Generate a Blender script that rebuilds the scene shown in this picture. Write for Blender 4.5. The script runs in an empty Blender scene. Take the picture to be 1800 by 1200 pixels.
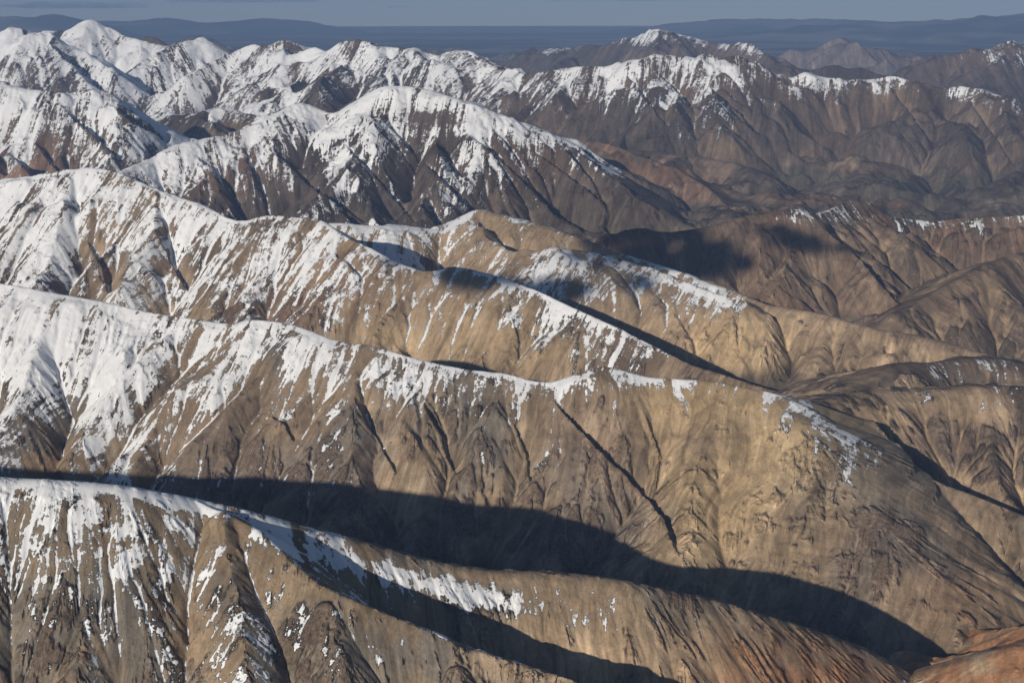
import bpy, math, time
import numpy as np

T0 = time.time()
def lap_time(s): print('[t] %-28s %.1f' % (s, time.time() - T0), flush=True)

# ------------------------------------------------------------------ camera, sky, sun
SC = bpy.context.scene
CAM_H = 3000.0                       # metres above the far lowland
PITCH = 14.32                        # degrees below level
FPX, CX, CY = 2500.0, 900.0, 600.0   # 50 mm lens on 36 mm, for a picture 1800 wide
SUN_EL, SUN_AZ = 19.5, 33.0          # azimuth: degrees left of straight behind the camera
SUN_W, SKY_W, EXPO = 4.8, 0.062, -0.17
HAZE = 1.2e-5

cd = bpy.data.cameras.new('camera')
cam = bpy.data.objects.new('camera', cd)
SC.collection.objects.link(cam)
cd.sensor_width = 36.0
cd.lens = 50.0
cd.clip_start = 1.0
cd.clip_end = 600000.0
cam.location = (0, 0, CAM_H)
cam.rotation_euler = (math.radians(90 - PITCH), 0, 0)
SC.camera = cam

world = bpy.data.worlds.new('World')
SC.world = world
world.use_nodes = True
wn = world.node_tree.nodes
wl = world.node_tree.links
bg = wn['Background']
sky = wn.new('ShaderNodeTexSky')
sky.sky_type = 'NISHITA'
sky.sun_disc = False
sky.sun_elevation = math.radians(SUN_EL)
sky.sun_rotation = math.radians(180 + SUN_AZ)
sky.altitude = 3000
sky.dust_density = 1.0
wl.new(sky.outputs['Color'], bg.inputs['Color'])
tc = wn.new('ShaderNodeTexCoord')            # from this height the true horizon lies 1.8 degrees below level
dip = wn.new('ShaderNodeVectorMath'); dip.operation = 'ADD'; dip.inputs[1].default_value = (0, 0, .034)
wl.new(tc.outputs['Generated'], dip.inputs[0]); wl.new(dip.outputs[0], sky.inputs['Vector'])
bg.inputs['Strength'].default_value = SKY_W

sd = bpy.data.lights.new('sun', 'SUN')
sd.energy = SUN_W
sd.angle = math.radians(0.5)
sd.color = (1.0, 0.90, 0.76)
sun = bpy.data.objects.new('sun', sd)
SC.collection.objects.link(sun)
sun.location = (-3000, -6000, 6000)
sun.rotation_euler = (math.radians(90 - SUN_EL), 0, math.radians(-SUN_AZ))

SC.view_settings.view_transform = 'Standard'
SC.view_settings.look = 'None'
SC.view_settings.exposure = EXPO
SC.view_settings.gamma = 1.0
SC.view_settings.use_curve_mapping = False
SC.cycles.max_bounces = 4
SC.cycles.volume_bounces = 0

# ------------------------------------------------------------------ small numeric helpers
rng = np.random.default_rng(7)
F = np.float32
P_ = math.radians(PITCH)

def ray(px, py):
    u = (px - CX) / FPX; v = (CY - py) / FPX
    return u, math.cos(P_) + v * math.sin(P_), -math.sin(P_) + v * math.cos(P_)
def at(px, py, D):                   # point (km, eye height = 0) seen at that direction, D km ahead
    x, y, z = ray(px, py)
    return np.array([x / y * D, D, z / y * D])
def project(x, y, z):
    c, s = math.cos(P_), math.sin(P_)
    d = y * c - z * s
    return CX + FPX * x / d, CY - FPX * (y * s + z * c) / d

def up(a, shape):                    # separable smooth resize
    H, W = shape
    h, w = a.shape
    def idx(n, m):
        t = np.linspace(0, m - 1, n)
        i = np.minimum(t.astype(int), m - 2)
        return i, (t - i).astype(F)
    i, f = idx(H, h); j, g = idx(W, w)
    b = a[i] * (1 - f)[:, None] + a[i + 1] * f[:, None]
    return b[:, j] * (1 - g)[None] + b[:, j + 1] * g[None]
def blur(a, n=1):
    for _ in range(n):
        b = a.copy()
        b[1:-1] = .25 * a[:-2] + .5 * a[1:-1] + .25 * a[2:]
        a = b.copy()
        a[:, 1:-1] = .25 * b[:, :-2] + .5 * b[:, 1:-1] + .25 * b[:, 2:]
    return a
def lattice(shape, cell, ax=1.0):    # smooth noise with features of about cell grid steps
    H, W = shape
    h, w = max(2, int(H / cell / ax) + 3), max(2, int(W / cell) + 3)
    a = rng.standard_normal((h, w)).astype(F)
    def idx(n, m):
        t = np.linspace(0.01, m - 1.01, n)
        i = t.astype(int); f = (t - i).astype(F)
        return i, f * f * (3 - 2 * f)
    i, f = idx(H, h); j, g = idx(W, w)
    b = a[i] * (1 - f)[:, None] + a[i + 1] * f[:, None]
    return b[:, j] * (1 - g)[None] + b[:, j + 1] * g[None]
def fbm(shape, cell, octs=4, gain=.5):
    out = np.zeros(shape, F); a = 1.0
    for _ in range(octs):
        out += a * lattice(shape, cell); a *= gain; cell = max(cell / 2.03, 1.0)
    return out
def sstep(a, b, x):
    t = np.clip((x - a) / (b - a), 0, 1)
    return t * t * (3 - 2 * t)
def smax(a, b, k):
    d = np.clip(.5 + .5 * (a - b) / k, 0, 1)
    return b * (1 - d) + a * d + k * d * (1 - d)

# ------------------------------------------------------------------ the ranges, as crest lines (px, py, km ahead)
RIDGES = []
def ridge(name, label, pts, mf, mb, w=.012, spur=.35, sm=.72, spurs=(), rock=0, snow=(), back=None, sub=True, wig=1.0, group=None, ss=1.75, mvar=None, nosp=9999):
    P = np.array([at(*p) for p in pts])
    RIDGES.append(dict(name=name, label=label, px=np.array([p[0] for p in pts], float), P=P, mf=mf, mb=mb, w=w,
                       spur=spur, sm=sm, spurs=spurs, rock=rock, snow=snow, back=back, sub=sub, wig=wig, group=group, ss=ss, mvar=mvar, nosp=nosp))

ridge('mountain_ridge', 'nearest brown ridge along the bottom edge with a thin snow crest running down to orange ground',
      [(-2600, 690, 5.2), (-1600, 730, 4.7), (-900, 755, 4.5), (-600, 770, 4.45), (-400, 785, 4.45), (-150, 815, 4.45), (0, 841, 4.5), (80, 845, 4.5), (200, 854, 4.52), (280, 868, 4.56), (340, 879, 4.6), (400, 892, 4.6), (460, 908, 4.62), (520, 926, 4.65),
       (640, 956, 4.7), (750, 986, 4.72), (840, 1003, 4.74), (900, 1008, 4.75), (1020, 1012, 4.76), (1100, 1022, 4.76), (1180, 1040, 4.78), (1250, 1055, 4.8), (1350, 1085, 4.84),
       (1440, 1115, 4.9), (1530, 1152, 4.95), (1600, 1190, 5.0), (1700, 1260, 5.0)],
      mf=.62, mb=.60, w=.05, spur=.26, sm=.86, ss=1.5, rock=1,
      spurs=[dict(m=.92, w=.012, ms=(.85, .75), p=[(345, 880, 4.59), (430, 917, 4.48), (485, 962, 4.38), (530, 1002, 4.31), (572, 1034, 4.25), (640, 1062, 4.22), (695, 1086, 4.2), (740, 1104, 4.18), (792, 1130, 4.16),
                              (850, 1150, 4.14), (905, 1166, 4.12), (960, 1187, 4.06), (1060, 1222, 4.0), (1200, 1300, 3.9)]),
             dict(p=[(200, 856, 4.70)], s=.52, to=[(170, 930), (150, 1030), (120, 1200)]),
             dict(p=[(560, 1030, 4.25)], s=.55, to=[(575, 1080), (600, 1150), (620, 1260)]),
             dict(p=[(390, 900, 4.5)], s=.5, to=[(400, 980), (420, 1060), (440, 1240)]),
             dict(p=[(792, 1130, 4.16)], s=.5, to=[(800, 1170), (830, 1260)])],
      snow=[(-700, 160), (0, 150), (150, 190), (330, 170), (480, 190), (560, 150), (620, 90), (700, 70), (800, 40), (900, 20), (1000, 5), (1100, 0), (1200, -10), (1300, -30)],
      back=[(-700, 300), (0, 200), (300, 60), (520, 60), (760, 40), (800, -60)])

ridge('hill', 'small rounded orange hilltop in the lower right corner rising out of the dark valley shadow',
      [(1610, 1200, 4.95), (1655, 1182, 4.9), (1700, 1168, 4.85), (1750, 1152, 4.82), (1800, 1138, 4.8), (1950, 1105, 4.8), (2150, 1060, 4.9)],
      mf=.5, mb=.55, w=.05, spur=.25, rock=2, snow=())

ridge('mountain_ridge', 'long tan ridge in the middle foreground with white upper slopes at left and a bare golden face at right',
      [(-2200, 400, 12.5), (-700, 430, 10.0), (-400, 455, 9.4), (-150, 478, 9.0), (0, 497, 8.75), (80, 512, 8.65), (150, 525, 8.6), (250, 545, 8.5), (330, 557, 8.4), (400, 570, 8.3), (440, 562, 8.22), (500, 568, 8.15),
       (540, 580, 8.05), (600, 600, 7.95), (650, 607, 7.88), (700, 622, 7.8), (760, 638, 7.75), (820, 650, 7.7), (880, 656, 7.66), (930, 668, 7.6), (970, 672, 7.58),
       (1010, 660, 7.58), (1060, 645, 7.6), (1110, 655, 7.58), (1140, 662, 7.56), (1190, 665, 7.53), (1240, 669, 7.5), (1300, 680, 7.42), (1360, 692, 7.36), (1410, 712, 7.3), (1460, 742, 7.24),
       (1520, 783, 7.15), (1570, 812, 7.08), (1630, 838, 7.0), (1700, 866, 6.9), (1800, 906, 6.75), (1950, 965, 6.5), (2150, 1040, 6.2)],
      mf=.50, mb=.62, w=.012, spur=.36, sm=.88, rock=3, ss=1.45, mvar=[(0, .50), (1000, .50), (1200, .40), (1400, .35), (2200, .35)], nosp=1180,
      spurs=[dict(p=[(400, 572, 8.3)], s=.48, m=.85, to=[(370, 600), (330, 650), (290, 710), (255, 780), (230, 850)]),
             dict(p=[(600, 612, 7.93)], s=.50, m=.7, to=[(590, 680), (560, 740), (540, 800), (530, 870)]),
             dict(p=[(880, 660, 7.66)], s=.43, m=.85, to=[(950, 700), (985, 760), (1020, 800), (1090, 850), (1150, 900), (1185, 960)]),
             dict(p=[(965, 680, 7.57)], s=.37, m=1.0, to=[(968, 705), (1005, 745), (1060, 800), (1120, 860), (1165, 915), (1195, 985)]),
             dict(p=[(740, 640, 7.76)], s=.51, m=.7, to=[(745, 700), (750, 770), (760, 830), (790, 900)]),
             dict(p=[(840, 655, 7.68)], s=.51, m=.7, to=[(850, 720), (870, 780), (900, 850), (920, 920)]),
             dict(p=[(1240, 672, 7.5)], s=.36, m=.50, w=.03, to=[(1245, 740), (1225, 820), (1210, 900), (1200, 980)]),
             dict(p=[(1255, 676, 7.48)], s=.365, m=.44, w=.06, to=[(1300, 760), (1340, 850), (1400, 960), (1450, 1060)]),
             dict(p=[(1360, 695, 7.35)], s=.34, m=.40, w=.08, to=[(1450, 800), (1530, 900), (1620, 1010), (1700, 1120)])],
      snow=[(-700, 700), (0, 640), (120, 640), (240, 560), (300, 420), (400, 330), (500, 300), (580, 300), (650, 200), (760, 170), (850, 150), (1000, 140), (1050, 70), (1150, 90), (1200, 50), (1250, 14), (1350, 12), (1460, 12), (1540, -20), (1640, -60)],
      back=[(-700, 200), (0, 60), (400, 30), (600, 40), (1200, 40), (1300, 40), (1440, 20), (1500, -60)])

ridge('mountain_ridge', 'tan ridge behind the long foreground ridge, snow covered at left and streaked with fine white gullies',
      [(-1800, 420, 16.0), (-700, 400, 14.0), (-400, 360, 13.4), (-150, 330, 12.9), (0, 318, 12.6), (30, 316, 12.55), (60, 310, 12.5), (130, 298, 12.45), (180, 297, 12.4), (210, 304, 12.3), (240, 318, 12.2), (300, 343, 12.0), (360, 364, 11.8),
       (400, 384, 11.6), (430, 390, 11.5), (470, 379, 11.4), (520, 382, 11.35), (562, 386, 11.3), (590, 405, 11.1), (640, 432, 10.9), (700, 462, 10.7), (740, 474, 10.65), (770, 474, 10.6), (800, 467, 10.6),
       (860, 482, 10.45), (940, 510, 10.2), (1010, 541, 9.95), (1100, 585, 9.65), (1200, 632, 9.3), (1280, 660, 9.0), (1400, 700, 8.75), (1550, 760, 8.5)],
      mf=.60, mb=.66, w=.012, spur=.42, sm=.84, ss=1.6, rock=4,
      spurs=[dict(p=[(275, 330, 12.1)], s=.45, m=.85, to=[(270, 400), (230, 450), (200, 520), (190, 560)]),
             dict(p=[(440, 392, 11.5)], s=.45, m=.8, to=[(470, 430), (470, 480), (440, 540), (420, 590)]),
             dict(p=[(575, 395, 11.2)], s=.45, m=.8, to=[(590, 440), (620, 480), (690, 540), (700, 590), (720, 640)]),
             dict(p=[(130, 300, 12.45)], s=.45, m=.8, to=[(110, 370), (90, 440), (60, 500)])],
      snow=[(-700, 900), (0, 800), (180, 760), (300, 620), (400, 500), (520, 430), (600, 430), (700, 330), (800, 320), (900, 290), (1000, 250), (1080, 180), (1150, 60), (1230, -60)],
      back=[(-700, 500), (0, 400), (600, 300), (760, 150), (900, 60), (1100, -60)])

ridge('mountain_ridge', 'snow dusted plateau ridge with a small white summit ending in a bare golden fluted face',
      [(560, 396, 12.4), (600, 392, 12.4), (650, 397, 12.45), (700, 399, 12.5), (740, 403, 12.55), (780, 405, 12.6), (810, 388, 12.7), (840, 369, 12.75), (870, 374, 12.7), (900, 383, 12.6), (950, 396, 12.45), (990, 408, 12.3), (1040, 424, 12.15),
       (1080, 440, 12.0), (1150, 464, 11.8), (1200, 480, 11.6), (1230, 494, 11.45), (1300, 516, 11.15), (1350, 535, 10.95), (1430, 550, 10.75), (1530, 575, 10.5), (1650, 600, 10.3), (1760, 630, 10.1), (1900, 670, 9.8)],
      mf=.42, mb=.62, w=.06, spur=.4, sm=.84, ss=1.5, rock=5,
      spurs=[dict(m=.55, w=.012, p=[(840, 372, 12.75), (850, 410, 12.2), (880, 440, 11.8), (920, 440, 11.6), (960, 437, 11.5), (1040, 443, 11.45), (1100, 458, 11.4), (1170, 480, 11.25), (1240, 510, 11.0), (1310, 530, 10.8)]),
             dict(p=[(700, 401, 12.5)], s=.35, to=[(740, 430), (780, 455), (820, 480)]),
             dict(p=[(1310, 528, 10.9)], s=.42, m=.6, to=[(1300, 560), (1290, 600), (1310, 650)]),
             dict(p=[(1440, 553, 10.7)], s=.42, m=.6, to=[(1450, 590), (1440, 630), (1410, 670)])],
      snow=[(560, 420), (700, 380), (840, 330), (950, 300), (1060, 250), (1150, 120), (1230, 60), (1300, 15), (1350, -60)],
      back=[(560, 200), (900, 260), (1100, 160), (1200, 60), (1260, -80)])

ridge('hill', 'smooth dark brown plateau hill with a lit golden left flank and few snow patches near the right edge',
      [(1500, 690, 8.6), (1530, 672, 8.7), (1560, 655, 8.8), (1590, 640, 8.9), (1640, 638, 9.0), (1700, 632, 9.05), (1760, 634, 9.05), (1800, 640, 9.0), (1950, 650, 9.0), (2150, 660, 9.0)],
      mf=.42, mb=.4, w=.12, spur=.5, rock=6, snow=[(1500, -60), (1640, -12), (1800, -9), (2150, 0)], back=[(1500, -90), (2150, -90)])

ridge('hill', 'mottled brown hillside with scattered snow scraps behind the golden ridge at the right edge',
      [(1420, 712, 7.75), (1480, 696, 7.95), (1540, 690, 8.05), (1600, 688, 8.1), (1680, 684, 8.1), (1760, 680, 8.05), (1850, 684, 8.0), (2000, 700, 8.0), (2150, 720, 8.0)],
      mf=.52, mb=.3, w=.08, spur=.4, rock=7, snow=[(1420, -60), (1540, -14), (1800, -10), (2150, 0)], back=[(1420, -90), (2150, -90)])

ridge('mountain', 'reddish brown mountain group right of centre with its left shoulder under a dark cloud shadow',
      [(980, 470, 12.6), (1040, 432, 12.9), (1080, 415, 13.0), (1120, 402, 13.1), (1180, 407, 13.1), (1250, 397, 13.1), (1310, 380, 13.15), (1360, 371, 13.2), (1400, 366, 13.2), (1440, 375, 13.3), (1470, 362, 13.6), (1500, 350, 13.8), (1530, 357, 13.9),
       (1570, 378, 13.9), (1640, 388, 13.9), (1720, 382, 13.8), (1800, 378, 13.7), (1950, 370, 13.5), (2150, 360, 13.5)],
      mf=.45, mb=.5, w=.02, spur=.5, sm=.74, rock=8,
      spurs=[dict(p=[(1405, 368, 13.2)], s=.36, m=.75, to=[(1440, 395), (1480, 425), (1520, 460), (1560, 510), (1600, 560), (1645, 590)]),
             dict(p=[(1310, 382, 13.1)], s=.38, m=.7, to=[(1270, 430), (1240, 480), (1210, 520)]),
             dict(p=[(1505, 352, 13.8)], s=.38, m=.75, to=[(1560, 395), (1620, 440), (1680, 470)]),
             dict(p=[(1405, 370, 13.2)], s=.42, m=.7, to=[(1395, 430), (1370, 490), (1350, 540)]),
             dict(p=[(1250, 398, 13.1)], s=.45, m=.7, to=[(1230, 440), (1180, 460), (1150, 480)])],
      snow=[(980, -80), (1360, 4), (1400, 30), (1440, 40), (1500, 60), (1600, 4), (1700, -5), (1800, 8), (2150, 8)])

ridge('mountain', 'pyramid shaped brown mountain at the right edge below the reddish range',
      [(2150, 380, 12.4), (1950, 415, 12.0), (1860, 432, 11.9), (1800, 443, 11.8), (1760, 455, 11.6), (1733, 463, 11.5), (1690, 488, 11.3), (1640, 515, 11.1), (1590, 545, 10.9)],
      mf=.5, mb=.55, w=.015, spur=.45, rock=9,
      spurs=[dict(p=[(1733, 465, 11.5)], s=.42, m=.75, to=[(1760, 510), (1800, 560), (1840, 620)]),
             dict(p=[(1733, 465, 11.5)], s=.46, m=.75, to=[(1720, 520), (1700, 580), (1690, 620)])],
      snow=[(1590, -60), (2150, 10)])

ridge('mountain', 'big dome topped snow mountain in the centre above dark grey brown slopes',
      [(180, 320, 16.6), (230, 292, 17.0), (270, 272, 17.4), (330, 250, 17.7), (420, 226, 18.1), (470, 208, 18.4), (500, 192, 18.6), (530, 180, 18.8), (560, 190, 18.8), (600, 195, 18.8), (640, 172, 18.75), (665, 156, 18.75), (690, 150, 18.7), (740, 153, 18.65),
       (790, 170, 18.5), (840, 187, 18.4), (900, 210, 18.3), (960, 234, 18.15), (1010, 257, 18.0), (1060, 290, 17.6), (1110, 330, 17.2), (1180, 378, 16.8), (1240, 410, 16.5)],
      mf=.52, mb=.5, w=.05, spur=.55, sm=.78, rock=10,
      spurs=[dict(p=[(530, 182, 18.8)], s=.44, m=.85, to=[(500, 220), (480, 255), (495, 295), (550, 335), (600, 370), (640, 400)]),
             dict(p=[(690, 158, 18.7)], s=.5, m=.8, to=[(665, 190), (640, 230), (600, 260), (560, 285)]),
             dict(p=[(760, 170, 18.6)], s=.5, m=.8, to=[(770, 230), (750, 280), (790, 330), (850, 390)]),
             dict(p=[(840, 190, 18.4)], s=.5, m=.8, to=[(870, 240), (900, 290), (960, 350), (1000, 390)]),
             dict(p=[(960, 236, 18.1)], s=.48, m=.8, to=[(1000, 280), (1050, 320), (1100, 370)])],
      snow=[(180, 100), (330, 380), (420, 480), (530, 620), (620, 680), (700, 760), (800, 700), (860, 560), (920, 380), (1000, 200), (1060, 60), (1120, -60)])

ridge('mountain_ridge', 'low light brown ridge right of the dome topped mountain',
      [(940, 236, 20.0), (1000, 243, 19.8), (1060, 250, 19.6), (1120, 272, 19.3), (1190, 300, 19.0), (1240, 330, 18.6), (1290, 372, 18.0), (1320, 400, 17.7)],
      mf=.42, mb=.5, w=.012, spur=.5, rock=11, snow=[(900, -80), (1400, -80)])

ridge('hill', 'low dark rolling foothill in front of the right hand valley',
      [(1100, 262, 21.5), (1200, 270, 20.9), (1280, 284, 20.5), (1340, 305, 20.1)],
      mf=.3, mb=.3, w=.1, spur=.6, rock=12, snow=())

ridge('mountain', 'white mountain at the left edge with long blue shaded flanks',
      [(-700, 200, 21.0), (-400, 190, 20.6), (-200, 175, 20.4), (-100, 168, 20.2), (0, 156, 20.0), (40, 157, 19.9), (80, 159, 19.9), (115, 163, 19.9), (150, 155, 20.0), (190, 164, 20.0), (225, 188, 20.2), (265, 210, 20.4), (310, 240, 20.6)],
      mf=.55, mb=.5, w=.012, spur=.7, sm=.76, rock=13,
      spurs=[dict(p=[(70, 160, 19.9)], s=.42, m=.85, to=[(120, 200), (170, 240), (215, 290)]),
             dict(p=[(70, 160, 19.9)], s=.5, m=.8, to=[(40, 200), (55, 240), (60, 290)]),
             dict(p=[(150, 157, 20.0)], s=.45, m=.85, to=[(200, 195), (250, 225), (290, 250)])],
      snow=[(-700, 800), (0, 560), (150, 760), (250, 700), (320, 400)])

ridge('hill', 'low brown hill with thin snow strips between the white mountain and the dome topped one',
      [(270, 212, 22.5), (300, 202, 22.5), (340, 200, 22.4), (390, 189, 22.3), (430, 193, 22.2), (470, 197, 22.0), (520, 200, 21.6)],
      mf=.35, mb=.4, w=.05, spur=.7, rock=12, snow=[(250, 120), (400, 90), (520, 160)])

FAR_ROWS = [
 ('mountain', 'large white peak at the upper left with the highest summit of the far snow range',
  [(-700, 60, 36), (-300, 80, 35), (-100, 78, 34.5), (0, 70, 34), (60, 62, 34), (110, 58, 34), (135, 52, 34), (163, 45, 34), (185, 50, 34), (210, 58, 33.8), (245, 70, 33.6), (275, 74, 33.6), (300, 78, 33.4)],
  [dict(p=[(163, 47, 34)], s=.4, m=.7, to=[(150, 75), (165, 100), (190, 125)]), dict(p=[(210, 60, 33.8)], s=.4, m=.7, to=[(230, 85), (260, 110)])], [(-700, 1500), (300, 1500)]),
 ('mountain', 'white pyramid with dark rock ribs in front of the far left summit',
  [(-300, 130, 30.5), (-100, 110, 30.3), (0, 96, 30.2), (40, 80, 30.2), (80, 67, 30.2), (110, 78, 30.2), (150, 100, 30), (190, 118, 29.5)],
  [dict(p=[(80, 68, 30.2)], s=.42, m=.75, to=[(60, 100), (50, 130), (60, 150)]), dict(p=[(80, 68, 30.2)], s=.4, m=.75, to=[(110, 105), (150, 135)])], [(-700, 950), (200, 700)]),
 ('mountain', 'bare grey rock peak standing behind the far snow range',
  [(225, 66, 36), (250, 58, 36), (275, 57, 36), (300, 66, 36), (320, 76, 36)], [], [(200, 80), (330, 60)]),
 ('mountain', 'rounded white peak right of the upper left summit',
  [(240, 115, 30.5), (280, 90, 31), (310, 74, 31.3), (333, 68, 31.5), (360, 76, 31.5), (395, 92, 31.5)],
  [dict(p=[(333, 69, 31.5)], s=.4, m=.7, to=[(310, 95), (290, 120), (270, 140)])], [(200, 1200), (400, 1300)]),
 ('mountain', 'sharp white pyramid with long diagonal snow ribs in the far range',
  [(340, 128, 29), (380, 100, 29.6), (420, 80, 30), (450, 73, 30), (475, 78, 29.8), (497, 70, 29.6), (525, 80, 29.6), (545, 92, 29.8)],
  [dict(p=[(497, 71, 29.6)], s=.38, m=.7, to=[(460, 100), (420, 130), (370, 160)]), dict(p=[(497, 71, 29.6)], s=.42, m=.75, to=[(500, 110), (500, 150), (505, 180)]),
   dict(p=[(510, 75, 29.6)], s=.4, m=.75, to=[(540, 100), (570, 140)])], [(340, 1000), (430, 950), (545, 900)]),
 ('mountain_ridge', 'flat topped white ridge in the middle of the far snow range',
  [(535, 88, 29), (555, 77, 28.8), (585, 76, 28.6), (605, 67, 28.4), (635, 66, 28.2), (660, 66, 28.2), (685, 76, 28.0), (720, 80, 27.8), (760, 88, 27.6), (820, 91, 27.4), (850, 103, 27), (885, 112, 26.6)],
  [dict(p=[(630, 68, 28.2)], s=.38, m=.7, to=[(600, 100), (575, 130), (560, 160)]), dict(p=[(685, 78, 28)], s=.38, m=.7, to=[(680, 110), (660, 140), (640, 165)]),
   dict(p=[(760, 90, 27.6)], s=.4, m=.7, to=[(740, 120), (720, 150)])], [(500, 1000), (650, 780), (800, 620), (885, 420)]),
 ('mountain_ridge', 'dark ridge with a jagged snow crest at centre right, highest at its white double summit',
  [(885, 112, 26.4), (920, 118, 25.8), (955, 118, 25.4), (990, 128, 25.0), (1015, 120, 24.8), (1040, 115, 24.7), (1075, 116, 24.7), (1100, 107, 24.6), (1125, 104, 24.6), (1160, 96, 24.6), (1205, 91, 24.5), (1222, 98, 24.5), (1240, 91, 24.4), (1265, 101, 24.4), (1290, 105, 24.4),
   (1330, 114, 24.4), (1360, 133, 24.4), (1395, 140, 24.4), (1415, 132, 24.4), (1450, 139, 24.4), (1500, 146, 24.4)],
  [dict(p=[(1240, 93, 24.4)], s=.38, m=.75, to=[(1225, 125), (1235, 150), (1290, 190), (1330, 230), (1380, 255)]), dict(p=[(1015, 121, 24.8)], s=.42, m=.75, to=[(990, 150), (970, 190), (950, 215)]),
   dict(p=[(1110, 106, 24.6)], s=.42, m=.75, to=[(1090, 150), (1060, 200), (1040, 230)]), dict(p=[(1205, 93, 24.5)], s=.42, m=.75, to=[(1180, 140), (1150, 190), (1130, 240)])],
  [(885, 460), (1000, 330), (1100, 430), (1200, 520), (1280, 420), (1360, 260), (1420, 170), (1500, 110)]),
 ('mountain_ridge', 'long dark brown ridge with a broken line of snow along its crest at the right',
  [(1500, 146, 24.3), (1535, 142, 24.2), (1565, 138, 24.2), (1610, 142, 24.0), (1650, 149, 23.9), (1685, 148, 23.8), (1720, 158, 23.6), (1760, 175, 23.4), (1800, 191, 23.2), (1950, 240, 22.6), (2150, 300, 22)],
  [dict(p=[(1640, 149, 23.9)], s=.30, m=.55, to=[(1620, 175), (1600, 200), (1540, 240), (1500, 280), (1470, 310)]), dict(p=[(1640, 170, 23.6)], s=.3, m=.5, to=[(1660, 200), (1690, 240), (1720, 290)]),
   dict(p=[(1760, 176, 23.4)], s=.3, m=.5, to=[(1770, 220), (1790, 270), (1810, 320)])],
  [(1500, 90), (1600, 70), (1660, 80), (1700, 120), (1800, 20), (1900, -60)]),
 ('mountain', 'distant dark massif with a thin snow cap standing alone at the top centre right',
  [(880, 122, 45), (905, 112, 44), (945, 96, 43), (1000, 82, 42), (1040, 71, 41), (1090, 60, 40.5), (1135, 56, 40), (1160, 52, 40), (1185, 58, 40), (1215, 68, 40), (1240, 73, 40), (1280, 78, 39.5), (1300, 79, 39), (1330, 92, 38.5), (1360, 105, 38)],
  [], [(880, -90), (1020, 60), (1150, 200), (1230, 120), (1330, 90), (1360, -60)]),
 ('mountain', 'distant pale grey mauve mountain behind the dark massif at the upper right',
  [(1300, 98, 46), (1340, 84, 45.5), (1380, 74, 45), (1430, 66, 45), (1480, 58, 45), (1500, 60, 45), (1540, 73, 45), (1590, 84, 45), (1640, 95, 45), (1680, 104, 45)],
  [dict(p=[(1480, 59, 45)], s=.2, m=.4, to=[(1500, 80), (1530, 95), (1560, 110)])], [(1300, -90), (1680, -90)]),
 ('mountain', 'brown mountain with a small snowy tip at the upper right edge',
  [(1560, 133, 33), (1600, 126, 33), (1640, 112, 33), (1680, 100, 33), (1720, 96, 33), (1750, 84, 33), (1771, 72, 33), (1785, 79, 33), (1810, 78, 33), (1900, 64, 33.5), (2150, 60, 34)],
  [dict(p=[(1771, 73, 33)], s=.3, m=.5, to=[(1760, 105), (1720, 140)])], [(1560, -90), (1720, 20), (1771, 260), (1830, 260), (2150, 300)]),
 ('hill', 'small dark cone shaped hill rising from the far lowland left of centre',
  [(350, 78, 60), (368, 71, 58), (378, 66, 57), (395, 73, 57), (420, 84, 56)], [], [(300, -90), (450, -90)]),
 ('hill', 'low brown hill in the gap below the distant dark massif',
  [(1330, 128, 31), (1370, 112, 31), (1395, 118, 31), (1440, 125, 31), (1500, 130, 31), (1570, 135, 30)], [], [(1300, -90), (1600, -90)]),
]
for k, (n, l, pts, sp, sn) in enumerate(FAR_ROWS):
    ridge(n, l, pts, mf=.50, mb=.50, w=.012, spur=.48, sm=.74, spurs=sp, rock=20 + k, snow=sn)

# ------------------------------------------------------------------ polar grid: square cells whose size grows with the distance
STEP = .0009
TH0, TH1 = -.42, .42
LR0, LR1 = math.log(3.0), math.log(62.0)
def make_grid(step, r0=LR0, r1=LR1):
    nr = int((r1 - r0) / step) + 1; nt = int((TH1 - TH0) / step) + 1
    lr = np.linspace(r0, r1, nr).astype(F); th = np.linspace(TH0, TH1, nt).astype(F)
    return lr, th
def curv(r): return -r * r / (2 * 6371.0)
def base_level(th, r):
    b = np.interp(r, [3, 6, 20, 26, 34, 45, 60, 300], [-2.85, -2.85, -2.85, -2.72, -2.62, -2.93, -3.0, -3.0]).astype(F)
    return b

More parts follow.
